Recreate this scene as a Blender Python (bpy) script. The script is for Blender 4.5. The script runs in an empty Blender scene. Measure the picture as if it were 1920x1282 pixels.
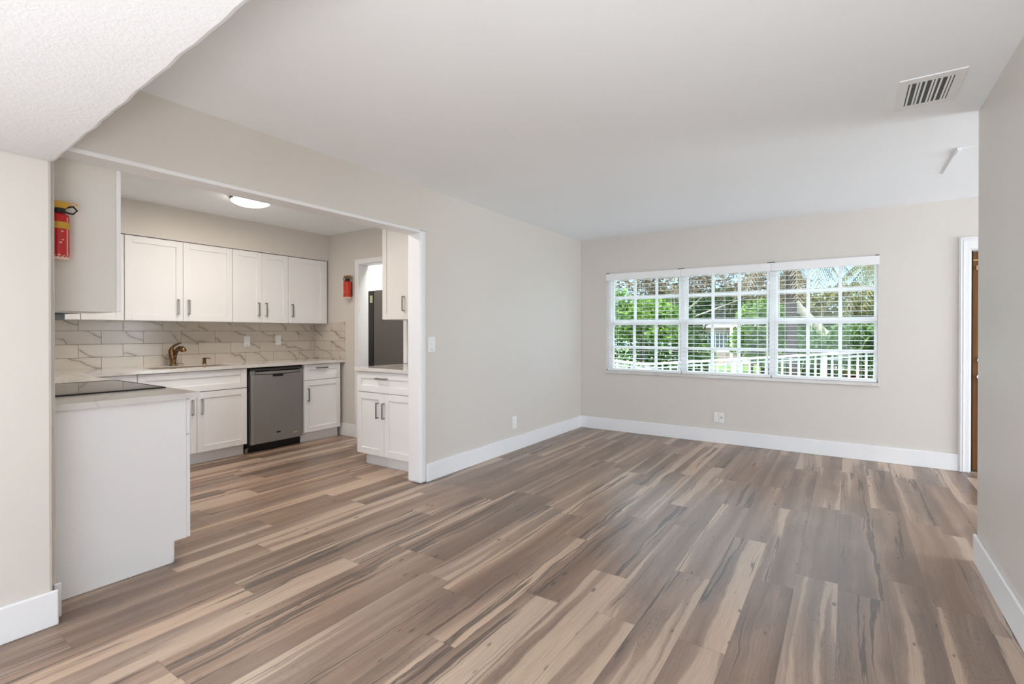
import bpy, bmesh, math, random
from mathutils import Vector, Matrix
random.seed(7)
PI = math.pi
scene = bpy.context.scene
C = scene.collection

# ------------------------------------------------------------------ camera
cam_d = bpy.data.cameras.new('camera'); cam = bpy.data.objects.new('camera', cam_d); C.objects.link(cam)
cam_d.sensor_width = 36; cam_d.lens = 931.54 / 1920 * 36
cam_d.shift_y = -14.8 / 1920; cam_d.clip_start = .05; cam_d.clip_end = 300
cam.location = (0, 0, 1.248); cam.rotation_euler = (PI / 2 - .00433, 0, .59237)
scene.camera = cam

# ------------------------------------------------------------------ world, sun, fill lights, exposure
world = bpy.data.worlds.new('sky'); scene.world = world; world.use_nodes = True
nt = world.node_tree; nt.nodes.clear()
wo = nt.nodes.new('ShaderNodeOutputWorld'); bg = nt.nodes.new('ShaderNodeBackground')
tc = nt.nodes.new('ShaderNodeTexCoord'); sp = nt.nodes.new('ShaderNodeSeparateXYZ'); rp = nt.nodes.new('ShaderNodeValToRGB')
nt.links.new(tc.outputs['Generated'], sp.inputs[0]); nt.links.new(sp.outputs['Z'], rp.inputs[0])
cr = rp.color_ramp
cr.elements[0].position = 0; cr.elements[0].color = (.20, .30, .40, 1)
cr.elements[1].position = .75; cr.elements[1].color = (.80, .92, 1, 1)
e = cr.elements.new(.17); e.color = (.15, .265, .39, 1)
e = cr.elements.new(.40); e.color = (.62, .80, 1, 1)
nt.links.new(rp.outputs[0], bg.inputs[0]); bg.inputs[1].default_value = 3.4
nt.links.new(bg.outputs[0], wo.inputs[0])

def lamp(name, kind, loc, rot, power, color=(1, 1, 1), area=None, **kw):
    d = bpy.data.lights.new(name, kind); o = bpy.data.objects.new(name, d); C.objects.link(o)
    o.location = loc; o.rotation_euler = rot; d.energy = power; d.color = color
    if area: d.shape = 'RECTANGLE'; d.size, d.size_y = area
    for k, v in kw.items(): setattr(d, k, v)
    return o
lamp('sun', 'SUN', (0, -10, 20), (math.radians(27), 0, math.radians(-28)), 4.2, (1, .95, .86), angle=.01)
# added fill lights out of view, in openings behind the camera and beside the entry
FILL_TINT = (.915, .98, 1.065)
lamp('rear_fill', 'AREA', (-1.3, -5.6, 1.15), (PI / 2, 0, 0), 95, FILL_TINT, (2.9, 2.1))  # unseen area light added for general brightness
lamp('ceiling_fill', 'AREA', (.15, -.95, .45), (PI, 0, 0), 52, (.95, .985, 1), None, shape='DISK', size=1.1)  # upward fill added behind the camera to brighten the ceiling, no fixture
lamp('side_fill', 'AREA', (.60, -1.75, 1.1), (PI / 2, 0, PI / 2), 18, FILL_TINT, (1.7, 1.9))  # unseen, added to brighten the cabinet end panels
lamp('side_fill', 'AREA', (-2.79, -1.9, 1.1), (PI / 2, 0, -PI / 2), 72, FILL_TINT, (1.7, 1.9))  # unseen, added to brighten the right wall
lamp('entry_fill', 'AREA', (4.42, 4.75, 1.25), (PI / 2, 0, PI / 2), 88, FILL_TINT, (1.9, 2.0))  # unseen fill added in the side hall, lights the left wall
pt = lamp('window_portal', 'AREA', (-1.14, 6.14, 1.37), (PI / 2, 0, PI), 1, (1, 1, 1), (2.8, 1.22)); pt.data.cycles.is_portal = True
scene.view_settings.view_transform = 'Standard'; scene.view_settings.look = 'None'
scene.view_settings.exposure = 0.58; scene.view_settings.gamma = 1; scene.view_settings.use_curve_mapping = False
cy = scene.cycles
cy.use_denoising = True; cy.max_bounces = 10; cy.diffuse_bounces = 6; cy.glossy_bounces = 4
cy.transparent_max_bounces = 12; cy.sample_clamp_indirect = 6; cy.caustics_reflective = False; cy.caustics_refractive = False

# ------------------------------------------------------------------ materials
class N:
    """small node helper"""
    def __init__(s, name):
        s.m = bpy.data.materials.new(name); s.m.use_nodes = True
        s.t = s.m.node_tree; s.b = s.t.nodes['Principled BSDF']; s.out = s.t.nodes['Material Output']
    def new(s, k, **kw):
        n = s.t.nodes.new(k)
        for a, v in kw.items(): setattr(n, a, v)
        return n
    def put(s, sock, v):
        if isinstance(v, bpy.types.NodeSocket): s.t.links.new(v, sock)
        elif v is not None: sock.default_value = v
    def math(s, op, a, b=None, c=None, clamp=False):
        n = s.new('ShaderNodeMath', operation=op, use_clamp=clamp)
        for i, v in enumerate((a, b, c)): s.put(n.inputs[i], v)
        return n.outputs[0]
    def pos(s): return s.new('ShaderNodeNewGeometry').outputs['Position']
    def sep(s, v):
        n = s.new('ShaderNodeSeparateXYZ'); s.put(n.inputs[0], v); return n.outputs
    def comb(s, x=0, y=0, z=0):
        n = s.new('ShaderNodeCombineXYZ')
        for i, v in enumerate((x, y, z)): s.put(n.inputs[i], v)
        return n.outputs[0]
    def noise(s, v, scale=1, detail=3, rough=.5, dist=0, out=0):
        n = s.new('ShaderNodeTexNoise'); s.put(n.inputs['Vector'], v)
        n.inputs['Scale'].default_value = scale; n.inputs['Detail'].default_value = detail
        n.inputs['Roughness'].default_value = rough; n.inputs['Distortion'].default_value = dist
        return n.outputs[out]
    def ramp(s, f, stops, interp='LINEAR'):
        n = s.new('ShaderNodeValToRGB'); s.put(n.inputs[0], f); cr = n.color_ramp; cr.interpolation = interp
        while len(cr.elements) > 1: cr.elements.remove(cr.elements[-1])
        cr.elements[0].position = stops[0][0]; cr.elements[0].color = (*stops[0][1], 1)
        for p, c in stops[1:]:
            e = cr.elements.new(p); e.color = (*c, 1)
        return n.outputs[0]
    def step(s, f, a, b, lo=0., hi=1.):
        n = s.new('ShaderNodeMapRange', interpolation_type='SMOOTHSTEP')
        for i, v in enumerate((f, a, b, lo, hi)): s.put(n.inputs[i], v)
        return n.outputs[0]
    def mix(s, f, a, b, kind='MIX'):
        n = s.new('ShaderNodeMix', data_type='RGBA', blend_type=kind)
        s.put(n.inputs[0], f); s.put(n.inputs[6], a if isinstance(a, bpy.types.NodeSocket) else (*a, 1))
        s.put(n.inputs[7], b if isinstance(b, bpy.types.NodeSocket) else (*b, 1)); return n.outputs[2]
    def bump(s, h, strength=.2, dist=.01):
        n = s.new('ShaderNodeBump'); s.put(n.inputs['Height'], h); n.inputs['Strength'].default_value = strength
        n.inputs['Distance'].default_value = dist; s.t.links.new(n.outputs[0], s.b.inputs['Normal'])
    def set(s, color=None, rough=None, metal=None, spec=None):
        s.put(s.b.inputs['Base Color'], (*color, 1) if isinstance(color, tuple) else color)
        s.put(s.b.inputs['Roughness'], rough); s.put(s.b.inputs['Metallic'], metal)
        s.put(s.b.inputs['Specular IOR Level'], spec); return s.m

def paint(name, col, rough=.5, var=.02, bump=.0, bscale=60, metal=0, spec=.4):
    n = N(name); f = n.noise(n.pos(), 2.3, 3)
    c = n.mix(f, tuple(x * (1 - var) for x in col), tuple(min(1, x * (1 + var)) for x in col))
    if bump: n.bump(n.noise(n.pos(), bscale, 4, .6), bump, .004)
    return n.set(c, rough, metal, spec)

M = {}
M['wall'] = paint('wall_paint', (.665, .628, .582), .42, .012, .06, 140, spec=.35)
M['ceiling'] = paint('ceiling_paint', (.905, .94, .975), .85, .01, .05, 90, spec=.2)
M['trim'] = paint('trim_paint', (.82, .825, .835), .35, .008)
M['cab'] = paint('cabinet_white', (.82, .82, .825), .34, .008)
M['cream'] = paint('cream_panel', (.70, .665, .615), .5, .02)
M['door_shaded'] = paint('cabinet_white_shaded', (.70, .685, .66), .4, .01)  # cabinet white with shadow and warm light mixed into the colour
M['vinyl'] = paint('window_vinyl', (.86, .86, .87), .35, .01)
M['slat'] = paint('blind_white', (.86, .86, .86), .4, .01)
M['plate'] = paint('plastic_white', (.82, .82, .81), .3, .01)
M['plate_dark'] = paint('plastic_grey_detail', (.35, .35, .35), .4, .01)
M['nickel'] = paint('brushed_nickel', (.36, .34, .31), .32, .05, metal=1)
M['bronze'] = paint('champagne_bronze', (.25, .15, .078), .24, .06, metal=1)
M['brass'] = paint('brass', (.75, .55, .22), .25, .05, metal=1)
M['chrome'] = paint('satin_chrome', (.78, .76, .70), .22, .03, metal=1)
M['black'] = paint('black_plastic', (.008, .008, .009), .4, .1)
M['darkgrey'] = paint('dark_grey_plastic', (.05, .05, .052), .35, .05)
M['red'] = paint('red_paint', (.50, .012, .014), .28, .05)
M['redd'] = paint('red_paint_deep', (.50, .035, .012), .3, .05)
M['yellow'] = paint('yellow_plastic', (.56, .33, .03), .4, .06)
M['orange'] = paint('orange_plastic', (.75, .36, .10), .4, .06)
M['label'] = paint('cream_print', (.78, .60, .50), .4, .05)
M['rim'] = paint('sink_composite_shaded', (.34, .26, .19), .35, .03)  # colour darkened to stand for shade inside the basin

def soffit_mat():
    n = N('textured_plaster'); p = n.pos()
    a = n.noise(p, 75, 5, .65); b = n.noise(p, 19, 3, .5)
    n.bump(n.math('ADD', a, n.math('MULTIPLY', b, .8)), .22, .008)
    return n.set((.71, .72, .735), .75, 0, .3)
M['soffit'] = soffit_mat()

def floor_mat():
    n = N('hickory_plank_floor'); x, y, z = n.sep(n.pos())
    W, L = .178, 1.22
    u = n.math('DIVIDE', n.math('ADD', x, .031), W); row = n.math('FLOOR', u); fu = n.math('FRACT', u)
    wn = n.new('ShaderNodeTexWhiteNoise', noise_dimensions='1D'); n.put(wn.inputs['W'], row)
    v = n.math('ADD', n.math('DIVIDE', y, L), n.math('MULTIPLY', wn.outputs['Value'], 9.7))
    colm = n.math('FLOOR', v); fv = n.math('FRACT', v)
    w2 = n.new('ShaderNodeTexWhiteNoise', noise_dimensions='2D'); n.put(w2.inputs['Vector'], n.comb(row, colm))
    r1 = w2.outputs['Value']; rc = n.sep(w2.outputs['Color'])
    gx = n.math('ADD', n.math('MULTIPLY', fu, W), n.math('MULTIPLY', rc[0], 31.))
    gy = n.math('ADD', y, n.math('MULTIPLY', rc[1], 57.)); gz = n.math('MULTIPLY', rc[2], 23.)
    # slow meander of the grain
    wob = n.math('MULTIPLY', n.math('SUBTRACT', n.noise(n.comb(n.math('MULTIPLY', gx, 3.5), n.math('MULTIPLY', gy, 1.6), gz), 1, 4, .55), .5), .075)
    gxw = n.math('ADD', gx, wob)
    big = n.noise(n.comb(n.math('MULTIPLY', gxw, 10.), n.math('MULTIPLY', gy, .26), gz), 1, 3, .45)
    side = n.math('MULTIPLY', n.math('SUBTRACT', fu, .5), n.math('MULTIPLY', n.math('SUBTRACT', rc[0], .5), .42))
    tone = n.math('ADD', n.math('ADD', big, side), n.math('MULTIPLY', n.math('SUBTRACT', r1, .44), .19))
    base = n.ramp(tone, [(.22, (.160, .106, .076)), (.38, (.228, .154, .113)), (.50, (.298, .208, .155)),
                         (.565, (.330, .234, .177)), (.590, (.44, .326, .245)), (.80, (.51, .385, .292))])
    # closed figure (cathedrals and eyes)
    fig = n.noise(n.comb(n.math('MULTIPLY', gxw, 8.), n.math('MULTIPLY', gy, 1.7), n.math('ADD', gz, 4.)), 1, 2, .5)
    ring = n.math('ABSOLUTE', n.math('SINE', n.math('MULTIPLY', fig, 120.)))
    eye = n.step(n.noise(n.comb(n.math('MULTIPLY', gx, 4.), n.math('MULTIPLY', gy, 1.3), n.math('ADD', gz, 9.)), 1, 2), .50, .62)
    ringm = n.math('MULTIPLY', n.math('MULTIPLY', n.step(ring, .55, .05), n.step(tone, .585, .565)), n.math('ADD', .25, n.math('MULTIPLY', eye, .55)))
    base = n.mix(n.math('MULTIPLY', ringm, .62), base, (.145, .107, .087))
    base = n.mix(n.math('MULTIPLY', n.math('MULTIPLY', eye, n.step(tone, .585, .50)), .42), base, (.145, .107, .087))
    # fine grain
    fine = n.noise(n.comb(n.math('MULTIPLY', gxw, 240.), n.math('MULTIPLY', gy, 6.), gz), 1, 3, .6)
    base = n.mix(.34, base, n.ramp(fine, [(.25, (.24, .23, .22)), (.75, (.78, .77, .76))]), 'OVERLAY')
    # dark mineral streaks: long, thin, in places widening to lenses
    s1 = n.noise(n.comb(n.math('MULTIPLY', gxw, 12.), n.math('MULTIPLY', gy, .25), n.math('ADD', gz, 7.)), 1, 4, .5)
    where = n.step(n.noise(n.comb(n.math('MULTIPLY', gx, 4.), n.math('MULTIPLY', gy, .38), n.math('ADD', gz, 3.)), 1, 2), .47, .72)
    wid = n.math('MULTIPLY', where, .034)
    band = n.step(n.math('SUBTRACT', n.math('ABSOLUTE', n.math('SUBTRACT', s1, .5)), wid), .004, -.004)
    edge = n.math('ADD', .55, n.math('MULTIPLY', n.math('ABSOLUTE', n.math('SINE', n.math('MULTIPLY', s1, 330.))), .35))
    base = n.mix(n.math('MULTIPLY', n.math('MULTIPLY', band, edge), n.step(where, .05, .3)), base, (.078, .058, .048))
    # knots: small, drawn out along the grain
    vo = n.new('ShaderNodeTexVoronoi'); n.put(vo.inputs['Vector'], n.comb(n.math('MULTIPLY', gxw, 21.), n.math('MULTIPLY', gy, 8.0), gz))
    vo.inputs['Scale'].default_value = 1
    keep = n.math('GREATER_THAN', n.sep(vo.outputs['Color'])[0], .66)
    kn = n.math('MULTIPLY', n.step(n.math('ADD', vo.outputs['Distance'], n.math('MULTIPLY', n.sep(vo.outputs['Color'])[1], .12)), .24, .10), keep)
    base = n.mix(n.math('MULTIPLY', kn, .78), base, (.070, .050, .040))
    # tint per plank and seams
    base = n.mix(.5, base, n.ramp(rc[2], [(0, (.47, .49, .51)), (.5, (.5, .5, .5)), (1, (.54, .50, .465))]), 'OVERLAY')
    eu = n.math('MINIMUM', fu, n.math('SUBTRACT', 1., fu)); ev = n.math('MINIMUM', fv, n.math('SUBTRACT', 1., fv))
    seam = n.math('MAXIMUM', n.step(eu, .010, .003), n.step(ev, .0017, .0005))
    base = n.mix(n.math('MULTIPLY', seam, .45), base, (.10, .08, .065))
    n.bump(n.math('SUBTRACT', n.math('MULTIPLY', fine, .35), seam), .10, .002)
    return n.set(base, n.math('ADD', .29, n.math('MULTIPLY', fine, .10)), 0, .45)
M['floor'] = floor_mat()

def marble_field(n, a, b):
    """diagonal veins, 0..1"""
    p = n.comb(a, b, 0); wv = n.noise(p, 2.4, 4, .5)
    d = n.math('ADD', n.math('ADD', n.math('MULTIPLY', a, .75), n.math('MULTIPLY', b, 1.7)), n.math('MULTIPLY', wv, .62))
    l = n.math('ABSOLUTE', n.math('SUBTRACT', n.math('FRACT', n.math('MULTIPLY', d, 2.7)), .5))
    vein = n.step(l, .045, .0); gate = n.step(n.noise(p, 3.5, 2), .30, .52)
    soft = n.step(l, .22, .0)
    return n.math('ADD', n.math('MULTIPLY', vein, gate), n.math('MULTIPLY', soft, n.math('MULTIPLY', gate, .22)), clamp=True)

def tile_mat(name, axis, off=0.):
    n = N(name); x, y, z = n.sep(n.pos()); a = (y if axis == 'Y' else x)
    TW, TH = .3275, .120
    v = n.math('DIVIDE', n.math('SUBTRACT', z, 1.017 - TH), TH); row = n.math('FLOOR', v); fv = n.math('FRACT', v)
    half = n.math('MULTIPLY', n.math('FRACT', n.math('MULTIPLY', row, .5)), 1.)
    u = n.math('ADD', n.math('DIVIDE', n.math('SUBTRACT', a, .029 + off), TW), half)
    col = n.math('FLOOR', u); fu = n.math('FRACT', u)
    w = n.new('ShaderNodeTexWhiteNoise', noise_dimensions='2D'); n.put(w.inputs['Vector'], n.comb(row, col))
    rc = n.sep(w.outputs['Color'])
    ve = marble_field(n, n.math('ADD', n.math('MULTIPLY', a, 1.), n.math('MULTIPLY', rc[0], 9.)), n.math('ADD', z, n.math('MULTIPLY', rc[1], 5.)))
    base = n.mix(n.noise(n.comb(a, z, rc[2]), 6, 3), (.56, .505, .44), (.67, .61, .54))
    base = n.mix(n.math('MULTIPLY', ve, .75), base, (.19, .15, .12))
    eu = n.math('MULTIPLY', n.math('MINIMUM', fu, n.math('SUBTRACT', 1., fu)), TW)
    ev = n.math('MULTIPLY', n.math('MINIMUM', fv, n.math('SUBTRACT', 1., fv)), TH)
    g = n.step(n.math('MINIMUM', eu, ev), .0028, .0014)
    base = n.mix(n.math('MULTIPLY', g, .85), base, (.22, .19, .165))
    n.bump(n.math('MULTIPLY', g, -1.), .3, .002)
    return n.set(base, n.math('ADD', .22, n.math('MULTIPLY', g, .5)), 0, .45)
M['tile_back'] = tile_mat('marble_tile_back', 'Y'); M['tile_side'] = tile_mat('marble_tile_side', 'X', .1)

def quartz():
    n = N('white_quartz'); x, y, z = n.sep(n.pos())
    ve = marble_field(n, n.math('ADD', x, z), n.math('MULTIPLY', y, .7))
    c = n.mix(n.math('MULTIPLY', ve, .30), n.mix(n.noise(n.pos(), 5, 4), (.61, .585, .555), (.70, .68, .66)), (.42, .40, .38))
    return n.set(c, .09, 0, .5)
M['quartz'] = quartz()

def steel(name, col, rough):
    n = N(name); x, y, z = n.sep(n.pos())
    g = n.noise(n.comb(n.math('MULTIPLY', n.math('ADD', x, y), 90.), 0, n.math('MULTIPLY', z, 1.5)), 1, 3)
    return n.set(n.mix(g, tuple(c * .95 for c in col), tuple(c * 1.05 for c in col)), rough, .75, .5)
M['steel'] = steel('dark_stainless', (.36, .355, .355), .42)
M['steel_lip'] = steel('stainless_lip', (.42, .41, .39), .35)
M['fridge'] = steel('fridge_side_grey', (.18, .168, .158), .5)
M['grey_blue'] = paint('hood_grey', (.32, .36, .40), .35, .02)
n = N('black_ceramic_glass'); M['glass_top'] = n.set((.012, .012, .013), .05, 0, .9)

def wood_door():
    n = N('stained_door_wood'); x, y, z = n.sep(n.pos())
    g = n.noise(n.comb(n.math('MULTIPLY', x, 38.), y, n.math('MULTIPLY', z, 1.3)), 1, 5, .6, .4)
    c = n.ramp(g, [(.3, (.085, .030, .006)), (.5, (.135, .050, .009)), (.7, (.18, .070, .014))])
    return n.set(c, .38, 0, .4)
M['door_wood'] = wood_door()

def pane_mat():
    n = N('window_glass'); t = n.t
    tr = n.new('ShaderNodeBsdfTransparent'); gl = n.new('ShaderNodeBsdfGlossy'); gl.inputs['Roughness'].default_value = .02
    tr.inputs[0].default_value = (.95, .97, .96, 1)
    mx = n.new('ShaderNodeMixShader'); mx.inputs[0].default_value = .008
    t.links.new(tr.outputs[0], mx.inputs[1]); t.links.new(gl.outputs[0], mx.inputs[2]); t.links.new(mx.outputs[0], n.out.inputs[0])
    return n.m
M['pane'] = pane_mat()

def emit(name, col, st):
    n = N(name); n.set(col, .4); n.put(n.b.inputs['Emission Color'], (*col, 1)); n.b.inputs['Emission Strength'].default_value = st
    return n.m
M['lens'] = emit('lamp_lens', (1, .93, .82), 9.0)

def leaf_mat(name, a, b, c):
    n = N(name); f = n.noise(n.pos(), 6.5, 4, .8)
    col = n.ramp(f, [(.32, a), (.5, b), (.68, c)])
    n.set(col, .45, 0, .35); n.b.inputs['Transmission Weight'].default_value = 0
    tl = n.new('ShaderNodeBsdfTranslucent'); n.put(tl.inputs[0], col)
    mx = n.new('ShaderNodeMixShader'); mx.inputs[0].default_value = .3
    n.t.links.new(n.b.outputs[0], mx.inputs[1]); n.t.links.new(tl.outputs[0], mx.inputs[2]); n.t.links.new(mx.outputs[0], n.out.inputs[0])
    return n.m
M['leaf_bright'] = leaf_mat('bright_leaf', (.020, .060, .008), (.130, .245, .036), (.350, .440, .110))
M['leaf_dark'] = leaf_mat('dark_leaf', (.012, .031, .007), (.038, .090, .019), (.120, .192, .048))
M['leaf_dry'] = leaf_mat('dry_leaf', (.060, .043, .028), (.200, .150, .098), (.400, .320, .220))
M['leaf_olive'] = leaf_mat('olive_frond', (.050, .052, .020), (.170, .160, .058), (.360, .310, .150))
M['leaf_strap'] = leaf_mat('strap_leaf', (.018, .055, .012), (.085, .165, .040), (.300, .370, .150))
M['leaf_red'] = leaf_mat('red_leaf', (.156, .013, .013), (.364, .039, .033), (.468, .117, .091))
M['bark'] = paint('grey_bark', (.075, .056, .05), .9, .35, .6, 30)
M['bark_pale'] = paint('pale_bark', (.38, .32, .26), .9, .3, .5, 30)
M['pink'] = paint('pink_stucco', (.52, .35, .29), .8, .04, .3, 50)
M['roof'] = paint('grey_shingle', (.10, .09, .082), .9, .2, .3, 20)
M['dark_glass'] = paint('dark_pane', (.06, .07, .08), .1, .1)
M['concrete'] = paint('sunlit_concrete', (.48, .465, .44), .85, .06, .2, 20)
def grass():
    n = N('lawn'); f = n.noise(n.pos(), 2., 5, .7)
    return n.set(n.ramp(f, [(.3, (.05, .10, .02)), (.6, (.14, .22, .05)), (.8, (.25, .27, .10))]), .9)
M['lawn'] = grass()
M['rail'] = paint('white_rail_paint', (.66, .655, .64), .5, .03)

# ------------------------------------------------------------------ mesh helpers
class MB:
    def __init__(s, f=None): s.v = []; s.f = []; s.map = f
    def P(s, p): return tuple(s.map(*p)) if s.map else tuple(p)
    def box(s, a0, a1, b0, b1, c0, c1):
        i = len(s.v)
        pts = [(a0, b0, c0), (a1, b0, c0), (a1, b1, c0), (a0, b1, c0), (a0, b0, c1), (a1, b0, c1), (a1, b1, c1), (a0, b1, c1)]
        s.v += [s.P(p) for p in pts]
        s.f += [[i + k for k in q] for q in ((0, 3, 2, 1), (4, 5, 6, 7), (0, 1, 5, 4), (1, 2, 6, 5), (2, 3, 7, 6), (3, 0, 4, 7))]
        return s
    def prism(s, poly, c0, c1):
        i = len(s.v); k = len(poly)
        s.v += [s.P((p[0], p[1], c0)) for p in poly] + [s.P((p[0], p[1], c1)) for p in poly]
        s.f += [[i + j for j in range(k)][::-1], [i + k + j for j in range(k)]]
        s.f += [[i + j, i + (j + 1) % k, i + k + (j + 1) % k, i + k + j] for j in range(k)]
        return s
    def lathe(s, cx, cy, prof, seg=24, axis='z'):
        i = len(s.v); m = len(prof)
        for r, h in prof:
            for k in range(seg):
                a = 2 * PI * k / seg; x, y = r * math.cos(a), r * math.sin(a)
                s.v.append(s.P((cx + x, cy + y, h) if axis == 'z' else ((cx + x, h, cy + y) if axis == 'y' else (h, cx + x, cy + y))))
        for j in range(m - 1):
            for k in range(seg):
                a = i + j * seg + k; b = i + j * seg + (k + 1) % seg
                s.f.append([a, b, b + seg, a + seg])
        s.f.append([i + k for k in range(seg)][::-1]); s.f.append([i + (m - 1) * seg + k for k in range(seg)])
        return s
    def tube(s, pts, rad, seg=8, closed=False):
        pts = [Vector(p) for p in pts]; i = len(s.v); n_ = len(pts)
        rads = rad if isinstance(rad, (list, tuple)) else [rad] * n_
        up = Vector((.13, .21, .97))
        for j, p in enumerate(pts):
            if closed: t = pts[(j + 1) % n_] - pts[j - 1]
            else: t = pts[min(j + 1, n_ - 1)] - pts[max(j - 1, 0)]
            t.normalize(); a = t.cross(up)
            if a.length < .05: a = t.cross(Vector((1, 0, 0)))
            a.normalize(); b = t.cross(a)
            for k in range(seg):
                g = 2 * PI * k / seg
                s.v.append(s.P(p + (a * math.cos(g) + b * math.sin(g)) * rads[j]))
        rng = n_ if closed else n_ - 1
        for j in range(rng):
            for k in range(seg):
                a = i + j * seg + k; b = i + j * seg + (k + 1) % seg; o = ((j + 1) % n_) * seg - j * seg
                s.f.append([a, b, b + o, a + o])
        if not closed:
            s.f.append([i + k for k in range(seg)][::-1]); s.f.append([i + (n_ - 1) * seg + k for k in range(seg)])
        return s
    def quad(s, a, b, c, d):
        i = len(s.v); s.v += [tuple(a), tuple(b), tuple(c), tuple(d)]; s.f.append([i, i + 1, i + 2, i + 3]); return s

WL = {}
def make(name, mb, mat, parent=None, bevel=0, smooth=False, seg=2, fixn=True):
    base = WL[parent.name] if parent else Vector((0, 0, 0))
    me = bpy.data.meshes.new(name)
    me.from_pydata([tuple(Vector(v) - base) for v in mb.v], [], mb.f)
    if fixn:
        bm = bmesh.new(); bm.from_mesh(me); bmesh.ops.recalc_face_normals(bm, faces=bm.faces); bm.to_mesh(me); bm.free()
    me.materials.append(mat)
    o = bpy.data.objects.new(name, me); C.objects.link(o)
    if parent: o.parent = parent
    WL[o.name] = base
    if bevel:
        m = o.modifiers.new('bevel', 'BEVEL'); m.width = bevel; m.segments = seg; m.limit_method = 'ANGLE'; m.angle_limit = .6
    if smooth:
        for p in me.polygons: p.use_smooth = True
        if hasattr(me, 'set_sharp_from_angle'): me.set_sharp_from_angle(angle=.7)
    return o
def tag(o, label, cat, group=None):
    o['label'] = label; o['category'] = cat
    if group: o['group'] = group
    return o
def thing(name, label, cat, loc=(0, 0, 0), group=None):
    o = bpy.data.objects.new(name, None); C.objects.link(o); o.location = loc; o.empty_display_size = .1
    WL[o.name] = Vector(loc); return tag(o, label, cat, group)
def struct(name, mb, mat, bevel=0, parent=None, label=None):
    o = make(name, mb, mat, parent, bevel)
    if not parent: o['kind'] = 'structure'
    if label: o['label'] = label
    return o
def sempty(name, loc, label=None):
    o = bpy.data.objects.new(name, None); C.objects.link(o); o.location = loc; WL[o.name] = Vector(loc); o['kind'] = 'structure'
    if label: o['label'] = label
    return o

# ------------------------------------------------------------------ room shell
XL, YF, XR, H = -2.90, 5.93, .59, 2.44
XK, YK, YL = -5.64, 3.845, .66
struct('floor', MB().box(-8.0, 4.7, -5.9, 6.13, -.10, 0), M['floor'])
struct('ceiling', MB().box(-8.0, 4.7, -5.9, 6.13, H, H + .12), M['ceiling'])
# far wall with the window opening and the entry door opening
WX0, WX1, WZ0, WZ1 = -2.537, .252, .760, 1.972
DX0, DX1, DZ = .905, 1.83, 1.985
w = MB()
w.box(XL - .14, WX0, YF, YF + .20, 0, H); w.box(WX0, WX1, YF, YF + .20, 0, WZ0); w.box(WX0, WX1, YF, YF + .20, WZ1, H)
w.box(WX1, DX0, YF, YF + .20, 0, H); w.box(DX0, DX1, YF, YF + .20, DZ, H); w.box(DX1, 4.7, YF, YF + .20, 0, H)
struct('wall_far', w, M['wall'])
# left wall: solid part, header over the opening
OY0, OY1, OZ = .70, 3.02, 2.083
struct('wall_left', MB().box(XL - .14, XL, OY1, YF, 0, H), M['wall'])
struct('wall_left_header', MB().box(XL - .14, XL, .56, OY1, OZ, H), M['wall'])
struct('wall_left_near', MB().box(-3.05, -2.80, -1.02, .661, 0, H).box(-3.05, -2.80, -5.9, -2.78, 0, H).box(-3.05, -2.80, -2.78, -1.02, 0, .13).box(-3.05, -2.80, -2.78, -1.02, 2.07, H), M['wall'], .012)
struct('wall_left_stub', MB().box(-3.02, -2.868, .661, .686, 0, OZ), M['wall'], .004)
struct('wall_right', MB().box(XR, XR + .14, -.88, 3.632, 0, H).box(XR, XR + .14, -5.9, -2.62, 0, H).box(XR, XR + .14, -2.62, -.88, 0, .13).box(XR, XR + .14, -2.62, -.88, 2.07, H), M['wall'])
struct('wall_entry_near', MB().box(XR + .14, 4.7, 3.49, 3.632, 0, H), M['wall'])
we = MB(); we.box(4.50, 4.64, 3.632, 3.8, 0, H); we.box(4.50, 4.64, 5.7, YF, 0, H); we.box(4.50, 4.64, 3.8, 5.7, 0, .25); we.box(4.50, 4.64, 3.8, 5.7, 2.25, H)
struct('wall_entry_side', we, M['wall'])
wr = MB(); wr.box(-2.80, -2.75, -5.8, -5.7, 0, H); wr.box(.15, .59, -5.8, -5.7, 0, H); wr.box(-2.75, .15, -5.8, -5.7, 2.2, H); wr.box(-2.75, .15, -5.8, -5.7, 0, .1)
struct('wall_rear', wr, M['wall'])
# low textured soffit under the stair, upper left
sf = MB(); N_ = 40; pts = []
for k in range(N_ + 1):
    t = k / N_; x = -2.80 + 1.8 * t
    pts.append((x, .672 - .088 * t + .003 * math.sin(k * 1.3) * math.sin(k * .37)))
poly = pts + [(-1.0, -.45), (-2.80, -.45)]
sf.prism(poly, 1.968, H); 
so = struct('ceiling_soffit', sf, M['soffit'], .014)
# kitchen shell
struct('wall_kitchen_back', MB().box(XK - .14, XK, YL - .14, YK, 0, H), M['wall'])
struct('wall_kitchen_near', MB().box(XK, -3.05, YL - .14, YL, 0, H), M['wall'])
struct('wall_kitchen_bulkhead', MB().box(XK, -5.332, YL, YK, 2.124, H), M['wall'])
PX0, PX1, PZ = -4.748, -3.865, 2.045
wy = MB(); wy.box(XK - 2.2, PX0, YK, YK + .125, 0, H); wy.box(PX0, PX1, YK, YK + .125, PZ, H)
wy.box(PX1, XL - .14, 3.712, YK + .125, 0, H)
struct('wall_kitchen_far', wy, M['wall'])
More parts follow.
